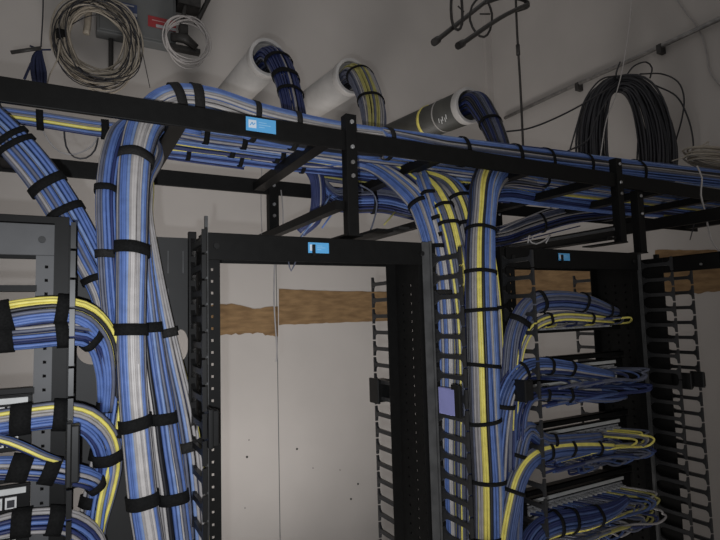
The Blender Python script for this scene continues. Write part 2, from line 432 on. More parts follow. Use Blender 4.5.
# ------------------------------------------------------------ cable bundles
DIA = .0064
def P(px, py, d, w): 
    p = at(px, py, d); return (p.x, p.y, p.z, w*dep(p)/f/2)
def Wp(x, y, z, r): return (x, y, z, r)
def bundle(label, pts, pattern, straps=(), group='strapped cable bundles', flat=.85, ref=(0,-1,0), dia=DIA, inner=True, strapw=.02, wob=.12, name='cable_bundle', straps_m='strap', back=('blue','navy','grey'), twist=None):
    rnd = random.Random(label)
    p0 = pts[0]
    if p0[2] < 1.37 and abs(p0[0]-pts[1][0]) < .08: pts = [(p0[0], p0[1], .55, p0[3]), (p0[0], p0[1], p0[2]-.25, p0[3])]+list(pts)
    elif p0[0] < -.17: pts = [(p0[0]-.30, p0[1], p0[2]-(.0 if p0[2] < 2.2 else -.05), p0[3])]+list(pts)
    S = crom(pts); C = [Vector(s_[:3]) for s_ in S]; rad = [s_[3] for s_ in S]
    fr = frames(C, ref); N = len(C); rm = sorted(rad)[len(rad)//2]
    t = thing(name, C[0], label, 'cable bundle', group)
    hd = dia/2
    cab = []
    a_, b_ = rm-hd, rm*flat-hd
    per = math.pi*(3*(a_+b_)-math.sqrt(max(0, (3*a_+b_)*(a_+3*b_))))
    n = max(5, int(per/(dia*1.0)))
    for i in range(n): cab.append((2*math.pi*(i+.5*rnd.random()*.3)/n, 1.0))
    if inner and n > 12:
        n2 = int(n*.72)
        for i in range(n2): cab.append((2*math.pi*(i+.5)/n2, 1-1.75*hd*1.0/a_*1.0))
    for (ph, rr) in cab:
        u = math.cos(ph); front = math.sin(ph)
        if front > -.15:
            # pattern runs in equal arcs over the visible half, with pairs sharing colours like real jackets
            q = (math.pi-ph)/math.pi if ph <= math.pi else (0 if ph < 1.5*math.pi else 1)
            c = pattern[min(len(pattern)-1, max(0, int(q*len(pattern))))]
            if rnd.random() < .06: c = rnd.choice(pattern)
        else: c = rnd.choice(back)
        k1, k2, p1, p2 = rnd.uniform(.4, 1.1), rnd.uniform(1., 2.2), rnd.uniform(0, 6.28), rnd.uniform(0, 6.28)
        amp = wob*DIA/.0064*(.028/max(rm, .012)); path = []
        for i in range(N):
            l, uu = fr[i]; sdist = i*.012*6
            ph2 = ph+(twist[1]*min(1, max(0, (C[i].x-twist[0])/.5)) if twist and i > N*.4 else 0)+amp*(math.sin(k1*sdist+p1)*.6+math.sin(k2*sdist*.5+p2)*.4)
            wr_ = 1+.03*math.sin(k2*sdist+p1)
            ra = (rad[i]-hd)*rr*wr_; rb = (rad[i]*flat-hd)*rr*wr_
            path.append(C[i]+l*(ra*math.cos(ph2))+uu*(rb*math.sin(ph2)))
        MB().tube(path, hd*rnd.uniform(.93, 1.04), 6, ref=ref).build('cable', c, t)
    for st in straps:
        px, py = st[0], st[1]; sw = st[2] if len(st) > 2 else strapw; sm = st[3] if len(st) > 3 else straps_m
        best = min(range(1, N-1), key=lambda i: (proj(C[i])[0]-px)**2+(proj(C[i])[1]-py)**2)
        c0 = C[best]; tan = (C[best+1]-C[best-1]).normalized(); l, uu = fr[best]
        mb = MB(); K = 32; ra = rad[best]+.0012; rb = rad[best]*flat+.0012; n0 = 0
        tilt = rnd.uniform(-.12, .12)
        for q, ex in ((-.5, 0), (-.5, .0022), (.5, .0022), (.5, 0)):
            for j in range(K):
                a = 2*math.pi*j/K; lump = .0007*math.sin(5*a+px)
                mb.v.append(c0+tan*(q*sw+tilt*ra*math.cos(a))+l*((ra+ex+lump)*math.cos(a))+uu*((rb+ex+lump)*math.sin(a)))
        for i in range(4):
            for j in range(K):
                j2 = (j+1) % K; i2 = (i+1) % 4; mb.f.append([i*K+j, i*K+j2, i2*K+j2, i2*K+j]); mb.sm.append(i == 1)
        o = mb.build('hook_and_loop_strap', sm, t)
    return t
B = 'blue'; B2 = 'blue2'; G = 'grey'; L_ = 'light'; Y = 'yellow'; D = 'dark'; N_ = 'navy'; S_ = 'slate'; O = 'ochre'
TZ = ZS+.030
# --- left manager columns
bundle('thickest blue and pale grey bundle rising up the left manager and over into the tray',
  [P(156,600,-.035,28),P(149,540,-.035,28),P(143,500,-.035,28),P(137,440,-.035,28),P(133,390,-.035,28),P(131,330,-.03,29),P(132,250,-.02,30),P(133,190,.01,31),P(137,150,.045,32),P(148,122,.07,35),P(172,104,.078,38),P(210,107,.078,40),P(260,123,.078,40),P(330,137,.078,36),P(400,145,.078,31),P(470,153,.078,29),P(560,164,.078,28),P(640,174,.078,27),P(720,183,.078,27),P(790,192,.078,27)],
  [D,G,S_,B,B,B2,G,L_,L_,G,L_,B2,B,S_,G,D],
  [(132,162,.021,'strapg'),(132,249,.021),(131,331,.02),(135,427,.021),(142,503,.022),(176,101,.019,'strapg'),(194,102,.02,'strapg'),(256,122,.012,'strapg'),(293,132,.012,'strapg'),(388,147,.012,'strapg'),(460,155,.012),(512,164,.012),(545,170,.01),(583,175,.01),(634,182,.012)],
  back=('blue','blue','navy','blue2'), twist=(.35, -1.3))
bundle('blue grey bundle hidden partly behind the thickest left column, with two low straps',
  [P(186,600,-.01,28),P(178,540,-.01,28),P(172,490,-.01,28),P(166,450,-.01,27),P(161,410,-.01,25),P(155,370,-.005,23),P(149,320,0.,20),P(143,260,0.,18),P(140,210,.03,18),P(143,180,.06,20),P(152,155,.12,24),Wp(.15,.16,TZ+.019,.020),Wp(.3,.16,TZ+.019,.020),Wp(.6,.15,TZ+.018,.020),Wp(1.0,.15,TZ+.018,.020),Wp(1.5,.15,TZ+.018,.019),Wp(2.0,.15,TZ+.018,.018),Wp(2.6,.15,TZ+.018,.018)],
  [G,L_,D,B,B,B2,S_,B,G],
  [(150,327,.018),(162,420,.02),(173,496,.02),(202,147,.012),(243,151,.012),(410,171,.012),(476,179,.012),(545,186,.01)])
bundle('rightmost bundle of the left manager, blue with grey and a yellow edge',
  [P(204,600,.0,18),P(200,540,.0,19),P(196,490,.0,20),P(191,445,.005,20),P(184,405,.01,19),P(174,360,.015,17),P(163,305,.02,13),P(154,255,.03,11),P(147,215,.04,12),P(145,175,.10,14),Wp(.10,.22,TZ+.012,.018),Wp(.25,.235,TZ+.016,.018),Wp(.6,.235,TZ+.016,.018),Wp(1.0,.23,TZ+.016,.016)],
  [B,S_,B2,G,L_,B,G,Y],
  [(168,331,.016,'strapg'),(190,446,.018,'strapg'),(232,158,.012),(276,164,.012)])
bundle('narrow dark blue bundle left of the thickest column, strapped near the tray',
  [P(84,560,.0,20),P(92,510,.0,22),P(101,470,.0,23),P(108,430,.0,23),P(112,390,.0,22),P(114,340,.0,20),P(110,290,.0,20),P(107,240,.0,19),P(106,190,.01,19),P(112,150,.04,19),P(124,128,.08,19),P(150,120,.12,18),P(200,128,.13,18)],
  [G,S_,B,B,N_,B,B], [(108,188,.012),(111,255,.014,'strapg'),(113,367,.014),(110,407,.016),(104,456,.018),(98,500,.018)])
bundle('yellow streaked slim bundle between the side runs and the thickest left column',
  [P(92,560,-.02,14),P(100,500,-.02,14),P(112,455,-.02,15),P(120,410,-.02,15),P(122,370,-.01,13),P(121,330,.0,12)],
  [B,Y,Y,O,B], [(114,435,.014)])
bundle('slanting blue bundle entering from the upper left edge into the manager',
  [P(-45,92,.05,36),P(-10,120,.05,34),P(22,152,.05,34),P(48,185,.05,34),P(70,220,.04,34),P(90,258,.03,33),P(106,292,.02,30),P(113,330,.02,24)],
  [D,B,B,B2,B,S_,B,G,S_], [(24,133,.010),(12,139,.010),(52,187,.016),(72,206,.014),(103,275,.012)], flat=.7)
bundle('thin horizontal run with one yellow cable under the left tray rail',
  [P(-60,106,.13,17),P(-10,113,.13,17),P(40,120,.13,17),P(90,128,.13,17),P(130,134,.15,16),Wp(.16,.30,TZ+.012,.014),Wp(.4,.33,TZ+.012,.014)],
  [S_,B,N_,Y,B,N_], [(39,120,.012),(107,131,.014)], flat=.7)
# tray runs seen from below between the rails
bundle('rear blue run lying across the tray rungs above the middle rack',
  [Wp(.12,.30,TZ+.015,.016),Wp(.25,.28,TZ+.015,.020),Wp(.5,.28,TZ+.015,.022),Wp(.8,.27,TZ+.015,.022),Wp(1.1,.27,TZ+.015,.022),Wp(1.5,.27,TZ+.014,.02),Wp(1.9,.27,TZ+.014,.018),Wp(2.4,.27,TZ+.014,.018)],
  [B,N_,B,G,Y,B,N_,B], [(186,160,.01),(240,166,.01),(300,170,.01),(420,180,.01),(550,190,.01)], flat=.7)
bundle('pale grey and blue run lying in the middle of the tray',
  [Wp(.1,.20,TZ+.02,.014),Wp(.4,.21,TZ+.02,.018),Wp(.7,.21,TZ+.02,.018),Wp(1.1,.21,TZ+.02,.018),Wp(1.5,.2,TZ+.02,.018),Wp(2.0,.2,TZ+.02,.017),Wp(2.5,.2,TZ+.02,.017)],
  [B,L_,G,L_,B2,B], [(280,160,.012),(360,168,.012)], flat=.7)
bundle('dark rear run crossing the tray above the right rack',
  [Wp(.62,.36,TZ+.015,.016),Wp(.9,.37,TZ+.015,.022),Wp(1.2,.37,TZ+.015,.024),Wp(1.6,.37,TZ+.015,.022),Wp(2.1,.37,TZ+.015,.02),Wp(2.5,.37,TZ+.015,.02)],
  [N_,B,S_,N_,O,S_,N_], [(480,192,.01),(560,200,.01)], flat=.6)

# --- side runs from the leftmost rack
bundle('upper side run of yellow and blue cables from the leftmost rack',
  [P(-60,326,-.05,30),P(-10,319,-.05,29),P(30,312,-.05,28),P(62,310,-.05,27),P(88,317,-.045,26),P(106,340,-.03,25),P(112,375,-.02,22),P(110,410,-.01,20)],
  [Y,Y,D,S_,B,B,N_], [(6,317,.030),(60,309,.018)], flat=.7, dia=.0068)
bundle('second side run of blue and grey cables just under the yellow one',
  [P(-60,343,-.05,24),P(-10,340,-.05,24),P(30,337,-.05,24),P(62,334,-.05,24),P(84,335,-.045,23),P(98,346,-.03,22),P(105,372,-.02,20),P(106,400,-.01,18)],
  [G,S_,B,B,N_,B,B], [(4,340,.032),(60,334,.018),(92,338,.012)], flat=.7)
bundle('third side run with a single yellow cable above the patch panels',
  [P(-60,430,-.05,26),P(-10,424,-.05,26),P(30,418,-.05,27),P(60,415,-.05,27),P(85,420,-.045,27),P(103,437,-.035,27),P(109,462,-.02,26),P(105,490,-.01,24),P(96,525,0,22),P(90,560,0,22)],
  [S_,Y,G,B,B,N_,B], [(19,420,.028),(59,415,.020),(108,454,.02)], flat=.7)
bundle('fourth side run of blue cables ending behind the black latch',
  [P(-60,470,-.05,22),P(-10,468,-.05,23),P(20,468,-.05,24),P(50,470,-.05,24),P(75,475,-.045,22),P(92,480,-.03,20),P(104,490,-.01,16)],
  [B,B,G,B,N_,B], [(17,468,.028),(51,470,.022),(94,482,.014)], flat=.7)
bundle('slim slanting run with a yellow end joining the fourth side run',
  [P(-60,430,-.06,10),P(-5,438,-.06,10),P(20,446,-.06,10),P(45,457,-.06,9),P(62,462,-.055,7)],
  [S_,B,Y,N_], [], flat=.8, inner=False)
bundle('lowest side run of blue and grey cables from the leftmost rack',
  [P(-60,545,-.05,22),P(-20,534,-.05,22),P(10,525,-.05,24),P(45,521,-.05,25),P(72,524,-.045,24),P(92,540,-.03,23),P(100,570,-.02,23)],
  [G,N_,B,B,G,B], [(21,523,.026),(54,521,.022)], flat=.7)

# --- middle manager columns
MG = 'strapped cable bundles'
bundle('large blue bundle with broad yellow stripe, right of the middle rack',
  [P(489,600,-.04,38),P(488,540,-.04,38),P(487,480,-.04,38),P(484,420,-.04,37),P(482,360,-.04,36),P(480,300,-.035,34),P(480,250,-.02,32),P(482,215,.0,30),P(486,185,.04,32),P(500,172,.12,32),P(540,178,.19,26)],
  [D,S_,G,G,Y,Y,D,B,B,B,B2,B,B,B,G,S_,D],
  [(480,232,.009),(481,275,.009),(481,308,.009),(483,363,.009),(484,422,.009),(487,481,.009),(488,533,.009)])
bundle('arching bundle with thin yellow line falling from the tray, left in the middle manager',
  [P(448,600,.02,24),P(446,540,.02,24),P(444,470,.02,24),P(444,400,.02,24),P(443,330,.02,24),P(438,270,.03,24),P(428,225,.05,24),P(412,195,.1,24),Wp(.70,.20,TZ+.012,.022),Wp(.55,.25,TZ+.018,.022),Wp(.40,.26,TZ+.02,.018)],
  [B,B,G,B,L_,S_,Y,B], [(419,205,.012),(434,248,.01),(441,295,.012,'strapg')])
bundle('slim pale bundle descending right behind the middle rack corner',
  [P(457,600,.03,18),P(455,540,.03,18),P(454,470,.03,18),P(453,400,.03,18),P(452,330,.03,18),P(449,280,.03,18),P(442,240,.03,18),P(432,205,.05,18),P(423,180,.1,16),P(418,172,.16,16)],
  [B,G,B,B2,S_,Y], [(429,198,.01),(431,219,.01),(443,233,.01)])
bundle('arching blue bundle with yellow cable in the centre of the middle manager',
  [P(466,600,.0,22),P(466,540,.0,22),P(465,470,.0,22),P(465,400,.0,22),P(464,340,.0,22),P(460,290,.0,22),P(452,240,.01,22),P(441,205,.04,22),P(425,184,.1,20),Wp(.76,.17,TZ+.012,.018),Wp(.6,.2,TZ+.03,.018)],
  [S_,B,S_,Y,Y,S_,B,B], [(443,210,.009),(453,226,.009)])
bundle('grey arching bundle tucked behind the large yellow striped one',
  [P(474,540,.04,22),P(473,470,.04,22),P(472,400,.04,22),P(472,330,.04,22),P(471,270,.04,24),P(466,225,.05,26),P(456,198,.08,28),P(438,184,.14,28),Wp(.82,.24,TZ+.012,.022),Wp(.65,.3,TZ+.03,.018)],
  [G,S_,Y,S_,B,G,S_], [(455,204,.01),(467,226,.01)])
bundle('slim bundle with yellow line beside the right rack fingers',
  [P(500,600,-.03,12),P(500,480,-.03,12),P(499,400,-.03,12),P(497,330,-.03,12),P(493,280,-.02,12),P(487,240,.0,12),P(484,215,.03,12)],
  [B,S_,G,Y,D], [(495,308,.009)])
bundle('short bundle leaving the tray towards the right, above the manager',
  [P(470,200,.2,20),P(500,190,.25,22),P(540,196,.28,20),P(600,204,.3,18),P(660,210,.33,15)],
  [B,N_,B,N_,B], [], flat=.8)

DB = 'dull'
# --- side runs into the right rack
bundle('topmost side run arching into the right rack, blue and grey',
  [P(507,470,-.05,22),P(508,420,-.05,22),P(511,370,-.05,22),P(516,332,-.05,22),P(530,306,-.06,21),P(555,300,-.065,20),P(585,303,-.065,18),P(607,310,-.06,13),P(616,312,-.03,9)],
  [S_,DB,S_,N_,DB,S_,N_], [(512,318,.014),(541,301,.010),(582,303,.008),(606,310,.008)], dia=.0062, back=('dull','navy','slate'))
bundle('thin side run of yellow and grey cables under the topmost one',
  [P(512,430,-.06,12),P(515,380,-.06,12),P(521,345,-.06,12),P(535,325,-.06,12),P(560,317,-.06,11),P(590,318,-.06,10),P(612,320,-.04,8)],
  [S_,Y,G,Y,N_], [(549,319,.008),(590,318,.008)], inner=False, back=('dull','navy','slate'))
bundle('second side run curving into the right rack above its first pair of panels',
  [P(497,480,-.05,22),P(500,430,-.05,22),P(506,395,-.06,22),P(518,374,-.065,20),P(535,366,-.065,17),P(560,367,-.065,15),P(590,372,-.065,12),P(612,376,-.06,9)],
  [B,DB,B,G,N_,DB], [(505,404,.010),(524,371,.008),(550,367,.008),(570,369,.008)], back=('dull','navy','slate'))
bundle('third slim run in front of the right rack below the double label strips',
  [P(520,440,-.07,13),P(522,415,-.07,13),P(530,398,-.07,13),P(550,394,-.07,13),P(580,396,-.07,12),P(610,398,-.07,9),P(625,396,-.06,7)],
  [DB,N_,DB,S_,DB], [(567,395,.008),(545,394,.008)], back=('dull','navy','slate'))
bundle('blue side run with grey stripe climbing beside the right rack fingers',
  [P(512,560,-.06,20),P(514,500,-.06,20),P(518,455,-.06,19),P(527,430,-.07,18),P(545,441,-.07,15),P(575,440,-.07,13),P(600,437,-.07,10)],
  [DB,S_,G,S_,DB,DB,N_], [(518,457,.009),(552,441,.008)], back=('dull','navy','slate'))
bundle('yellow edged side run climbing to the third panel pair of the right rack',
  [P(500,600,-.07,22),P(504,550,-.07,22),P(510,510,-.07,22),P(519,476,-.07,21),P(534,457,-.075,18),P(556,450,-.075,15),P(585,448,-.075,14),P(612,448,-.07,11)],
  [S_,Y,S_,DB,DB,DB,N_], [(514,494,.009),(549,452,.008),(571,449,.008),(596,448,.008)], back=('dull','navy','slate'))
bundle('lowest visible side run into the right rack, yellow along its bottom',
  [P(522,600,-.07,26),P(526,560,-.07,26),P(536,535,-.07,24),P(556,524,-.08,24),P(585,519,-.08,22),P(610,511,-.08,16),P(626,500,-.07,10)],
  [N_,DB,N_,DB,S_,Y,O], [(556,524,.009),(572,522,.009),(596,516,.009)], back=('dull','navy','slate'))

# --- bundles dropping from the wall pipes
PG = 'cable bundles hanging from the wall pipes'
def dropref(): return (.3,-.6,.7)
# ------------------------------------------------------------ wall pipes
def pipe(px, py, rr, m, lab, ymouth=.60, rim='pvcrim', extra=False):
    c = at(px, py, ymouth); r = rr*dep(c)/f
    t = thing('conduit_pipe', (c.x, YW, c.z), lab, 'pipe', 'large pipes coming out of the back wall')
    AX = Vector((0, 1, .085)).normalized()
    MB().ringsec((c.x, ymouth+.02, c.z), AX, r*.84, r*.96, YW-ymouth-.01, 36).build('pipe_body', m, t)
    MB().ringsec((c.x, ymouth, c.z), AX, r*.82, r, .035, 36).build('pipe_rim', rim, t, .002)
    MB().disc((c.x, ymouth+.35, c.z+.03), AX, r*.8, .02, 24).build('packing', 'hole', t)
    if extra:
        MB().ringsec((c.x, ymouth+.26, c.z+.022), AX, r*.965, r*.99, .018, 36).build('tape_band', 'yellow', t)
        MB().ringsec((c.x, ymouth+.16, c.z+.0136), AX, r*.965, r*.985, .008, 36).build('ring_line', 'pvc', t)
        mk = MB(); ang = math.radians(200)
        for k in range(5):
            yy = ymouth+.075+.012*k; a = ang+.12*(k % 2)
            p_ = Vector((c.x+r*.965*math.cos(a), yy, c.z+r*.965*math.sin(a))); q_ = Vector((c.x+r*.965*math.cos(a+.25), yy+.006, c.z+r*.965*math.sin(a+.25)))
            mk.bar(p_, q_, .003, .003)
        mk.build('printed_mark', 'white', t)
    return c, r
c1, r1 = pipe(268, 57, 19, 'pvc', 'white pipe with navy bundle, leftmost of the three wall pipes')
c2, r2 = pipe(352, 76, 18, 'pvc', 'white pipe with dull yellow striped bundle, middle of the three wall pipes')
c3, r3 = pipe(470, 105, 18, 'pvcdark', 'dark grey pipe with yellow band, rightmost of the three wall pipes', extra=True)
bundle('navy bundle hanging out of the leftmost wall pipe into the tray',
  [(c1.x-.0,.85,c1.z,.026),(c1.x,.68,c1.z+.002,.036),P(273,57,.585,29),P(284,73,.52,28),P(292,100,.47,26),P(296,125,.43,26),P(300,150,.38,24),P(312,168,.34,20),P(318,185,.33,17),P(316,215,.34,17),P(300,232,.37,14)],
  [N_,S_,N_,N_,G,N_,N_,N_], [(280,62,.014),(286,78,.018),(284,58,.012),(290,93,.012)], PG, .7, (0,0,1), back=('navy','dark','slate'))
bundle('dull yellow and grey striped bundle curling out of the middle wall pipe',
  [(c2.x,.85,c2.z,.024),(c2.x,.68,c2.z+.002,.036),P(357,75,.585,29),P(367,90,.53,29),P(373,112,.48,28),P(374,135,.42,24),P(372,158,.36,22)],
  [S_,N_,S_,S_,G,O,O,S_,O,O,G,S_], [(365,75,.010),(371,101,.011)], PG, .75, (0,0,1), back=('dark','slate'))
bundle('dark bundle with one pale line hanging from the grey wall pipe',
  [(c3.x,.85,c3.z,.024),(c3.x,.68,c3.z,.036),P(475,102,.585,28),P(486,115,.53,27),P(495,133,.48,25),P(502,152,.42,22),P(506,170,.36,20)],
  [D,N_,G,D,N_,S_,N_,D], [(484,127,.012)], PG, .75, (0,0,1), back=('dark','navy'))

# ------------------------------------------------------------ patch panels and cords
PC = 'patch cords looping out of the right rack panels'
def patch_panel(x0, x1, z, rows, lab, yp=0, mg=.035, pm='port'):
    """z = top of panel"""
    H = .0445*rows; t = thing('network_patch_bay', ((x0+x1)/2, yp, z-H), lab, 'patch panel', 'patch panels')
    MB().box(x0, x1, yp-.006, yp-.004, z-H, z).box(x0, x1, yp-.012, yp-.004, z-.003, z).box(x0+.03, x1-.03, yp-.004, yp+.012, z-H+.004, z-.004).build('faceplate', 'black', t, .001)
    for r_ in range(rows):
        zc = z-.0445*r_
        MB().box(x0+mg, x1-mg, yp-.0085, yp-.0062, zc-.015, zc-.006).build('label_strip', 'white', t)
        m = MB(); m2 = MB()
        for k in range(24):
            x = x0+mg+.01+(x1-x0-2*mg-.02)*(k+.5)/24
            m.box(x-.0075, x+.0075, yp-.010, yp-.0062, zc-.036, zc-.019)
            m2.box(x-.005, x+.005, yp-.0112, yp-.0102, zc-.034, zc-.023)
        m.build('port_row', pm, t); m2.build('port_openings', 'dark', t)
    return t
YP = .062
zp = [at(575, 316, YP).z, at(580, 361, YP).z, at(580, 423, YP).z, at(580, 484, YP).z]
names = ['topmost', 'second', 'third', 'lowest']
rws = [1, 2, 2, 2]
dz_run = []
for k in range(4):
    patch_panel(1.0, 1.50, zp[k], rws[k], names[k]+' patch panel of the right rack, with pale label strip', YP)
    if k: tag(MB().box(1.0, 1.50, YP-.012, YP-.008, zp[k]+.006, zp[k]+.020).box(1.0, 1.50, YP-.012, YP+.012, zp[k]+.018, zp[k]+.020).build('rack_crossbar', 'black'), 'thin black bar above the '+names[k]+' patch panel of the right rack', 'crossbar', 'crossbars of the right rack')
def cord(port, lx, ly, lz, back, m, lab, group=PC, rr=.0031, low=.020):
    """cord from a port, out and to the right, looping down and back left to the run"""
    x, y, z = port
    lz = min(lz, z-low-.008*random.random()); h = z-lz
    back = (min(back[0], lx-.09), back[1], lz+.3*(back[2]-lz))
    c = [(x, y-.014, z), (x+.008, y-.05, z+.003), (max(x+.02, lx-.055), ly, z+.004), (lx-.014, ly-.003, z-h*.16), (lx, ly-.005, z-h*.5), (lx-.014, ly-.006, z-h*.85), (lx-.05, ly-.004, lz), (lx-(lx-back[0])*.5, back[1], back[2]+.003), back]
    path = [p[:3] for p in crom(c, .004)]
    o = MB().tube(path, rr, 6).build('patch_cable', m); tag(o, lab, 'cord', group)
    MB().box(x-.0058, x+.0058, y-.022, y, z-.0058, z+.0058).build('plug', 'port', o)
ORD = 'first second third fourth fifth sixth seventh eighth ninth tenth eleventh twelfth thirteenth fourteenth fifteenth sixteenth seventeenth eighteenth nineteenth twentieth'.split()
run = {0: (583, 319), 1: (585, 374), 2: (585, 446), 3: (585, 517)}
for k in range(1, 4):
    for r_ in range(rws[k]):
        n = 14 if k < 3 else 20
        for i in range(n):
            x = 1.045+.40*(i+.5)/n; z = zp[k]-.0445*r_-.028
            yy = -.035-.03*random.random()
            tx, ty = run[k]
            if k == 1 and r_ == 1: tx, ty = 585, 397
            if k == 2: tx, ty = 565, (440 if r_ == 0 else 447)
            b = at(tx, ty, -.07); back = (min(b.x, x-.02)-.02*random.random()-.03, -.07-.012*random.random(), b.z+random.uniform(-.006, .006))
            lx = min(x+.05+.05*random.random(), 1.425+.045*random.random())
            lz = b.z+random.uniform(-.008, .010)
            q = random.random(); m = ('slate' if q < .35 else 'navy' if q < .6 else 'dull' if q < .9 else 'grey')
            if k == 2 and r_ == 0 and i in (8, 11, 12): m = 'yellow'
            if k == 3 and i in (15, 18): m = 'ochre'
            cn = {'slate': 'slate grey', 'navy': 'dark blue', 'dull': 'dull blue', 'grey': 'grey', 'yellow': 'yellow', 'ochre': 'dull yellow'}[m]
            cord((x, YP-.010, z), lx, yy, lz, back, m, '%s patch cable, %s from the left in the %s row of the %s panel' % (cn, ORD[i], 'upper' if r_ == 0 else 'lower', names[k]), low=.020 if r_ == 0 or k == 3 else .006)
for i in range(10):
    x = 1.05+.38*(i+.5)/10; z = zp[0]-.028; b = at(590, 320, -.06); m = ('slate', 'yellow', 'grey', 'navy')[i % 4]
    c = [(x, YP-.022, z), (x+.008, YP-.05, z+.002), (x+.01, -.03, z+.006), (x-.03, -.062, b.z+.002), (x-.10, -.06, b.z)]
    o = MB().tube([p[:3] for p in crom(c, .008)], .0028, 6).build('patch_cable', m)
    tag(o, '%s patch cable on the topmost patch panel, %s from the left' % ({'slate': 'slate grey', 'yellow': 'yellow', 'grey': 'grey', 'navy': 'dark blue'}[m], ORD[i]), 'cord', PC)
    MB().box(x-.0058, x+.0058, YP-.032, YP-.010, z-.0058, z+.0058).build('plug', 'port', o)
# leftmost rack panels
for (py, rows, lab) in ((393, 2, 'upper patch panel of the leftmost rack with bright ports'), (482, 1, 'middle patch panel of the leftmost rack below the fourth side run'), (524, 1, 'bottom patch panel of the leftmost rack at the lower picture edge')):
    patch_panel(-.530, -.047+.0, at(20, py, 0).z, rows, lab, 0, .006, 'bright')
for py, lab in ((289, 'dark crossbar in the leftmost rack above the upper side run'),(392,'dark crossbar over the upper panel of the leftmost rack'),(478,'dark crossbar over the middle panel of the leftmost rack')):
    z = at(20, py, 0).z; tag(MB().box(-.535, -.045, -.006, .02, z-.004, z+.006).build('rack_crossbar', 'black'), lab, 'crossbar', 'crossbars of the leftmost rack')
z = ZT+.001
tag(MB().box(-.54, -.02, -.008, .06, z, z+.012).build('cover_strip', 'black', None, .001), 'black strip lying along the top of the leftmost rack', 'strip')

# ------------------------------------------------------------ coils and cords on the walls
def coil(name, label, cx, cy, d, rx, ry, n, r, mats, cat='cable coil', sq=1.0, group=None, seed=1, spread=.18, tails=()):
    rnd = random.Random(seed); c = at(cx, cy, d); k = dep(c)/f; rx *= k; ry *= k
    path = []; steps = 40
    ph = 0
    for i in range(n*steps+1):
        a = 2*math.pi*i/steps; q = i/steps
        w = math.sin(q*2.1+seed)*.5+math.sin(q*5.3)*.5
        w2 = math.sin(q*3.7+2*seed)
        rr = 1+spread*(w*.7+.3*math.sin(a*2+q*1.7))
        path.append(c+Vector((rx*rr*math.cos(a)+rx*spread*.5*w2, -.02*math.sin(q*7.7+a*.5)-.02*math.sin(q*1.3), ry*rr*math.sin(a)+ry*spread*.4*math.cos(q*2.9))))
    o = MB().tube(path, r, 5).build(name, mats); tag(o, label, cat, group); return o, c, k
def wire(pts, r, m, lab, name='thin_wire', cat='wire', group=None):
    path = [p[:3] for p in crom([tuple(at(*p)) for p in pts], .02)]
    o = MB().tube(path, r, 6).build(name, m); return tag(o, lab, cat, group) if lab else o
o, c, k = coil('cable_coil', 'large tangled coil of pale cable hanging on the wall at upper left', 98, 42, YW-.12, 32, 40, 34, .0046, 'beige', seed=2, spread=.24)
coil('cable_coil', 'thin black cord wound through the large pale coil at upper left', 99, 43, YW-.16, 34, 41, 9, .0026, 'dark', seed=5, spread=.26)
MB().box(at(61,38,YW-.1).x-.02, at(61,38,YW-.1).x+.02, YW-.17, YW-.04, at(61,38,YW-.1).z-.022, at(61,38,YW-.1).z+.014).build('tie_wrap', 'strap', o, .006)
coil('cable_coil', 'small neat coil of white cable on the wall right of the grey box', 187, 41, YW-.16, 21, 23, 8, .0038, 'light', seed=9, spread=.13)
tag(wire([(142,50,YW-.08),(150,88,YW-.05)], .002, 'dark', None), 'black cord tail poking from the large pale coil', 'cord')
wire([(90,-20,YW-.06),(88,20,YW-.06),(86,34,YW-.06)], .016, 'beige', 'short pale conduit dropping behind the large coil', 'conduit', 'conduit')
wire([(111,30,YW-.02),(111,72,YW-.02)], .012, 'dsteel', 'dark vertical rail on the wall inside the large coil', 'wall_rail', 'rail')
# electrical box
A = at(97, 0, YW-.08); Bq = at(176, 46, YW-.08)
t = thing('wall_enclosure', ((A.x+Bq.x)/2, YW, Bq.z), 'grey metal box with blue and red stickers on the upper left wall', 'electrical box')
zbm = at(177, 47, YW-.08).z
MB().box(A.x, Bq.x, YW-.08, YW, zbm, zbm+.55).build('enclosure_body', 'box', t, .004)
MB().box(A.x+.012, Bq.x-.012, YW-.086, YW-.08, zbm+.012, zbm+.54).build('door', 'box', t, .003)
def stick(px0, py0, px1, py1, m, nm, dd=.088):
    a = at(px0, py0, YW-dd); b = at(px1, py1, YW-dd); return MB().box(a.x, b.x, YW-dd, YW-dd+.0015, b.z, a.z).build(nm, m, t), a, b
stick(118, 1, 137, 24, 'bluel', 'blue_sticker'); stick(119, 10, 137, 17, 'paperw', 'white_sticker', .090); stick(120,4,134,6,'paperw','sticker_print',.090)
stick(148, 15, 176, 32, 'red', 'red_sticker'); stick(152, 20, 165, 22, 'redl', 'sticker_print', .090); stick(156,27,176,28.5,'paperw','sticker_print',.090)
a = at(170, 46, YW-.10); b = at(200, 46, YW-.10)
t = thing('wall_connector', (b.x, YW, b.z), 'dark fittings and strut behind the small white coil', 'fitting')
z_ = at(185, 49, YW-.1).z
MB().box(a.x, b.x, YW-.11, YW-.07, z_-.012, z_+.012).build('strut', 'dsteel', t)
p_ = at(185, 40, YW-.12); MB().tube([p_+Vector((-.07,0,0)), p_+Vector((.0,0,.01)), p_+Vector((.06,0,-.03))], [.02,.028,.018], 8).build('connector', 'dsteel', t)
p_ = at(184, 30, YW-.12); MB().box(p_.x-.025, p_.x+.02, YW-.13, YW-.1, p_.z-.03, p_.z+.03).build('clamp', 'dsteel', t, .004)
MB().tube([at(180, 30, YW-.1), at(187, 0, YW-.1), at(188,-20,YW-.1)], .011, 8).build('upright_pipe', 'dsteel', t)
MB().tube([at(196, 24, YW-.08), at(208, 0, YW-.08), at(216,-18,YW-.08)], .013, 8).build('sloping_pipe', 'dsteel', t)
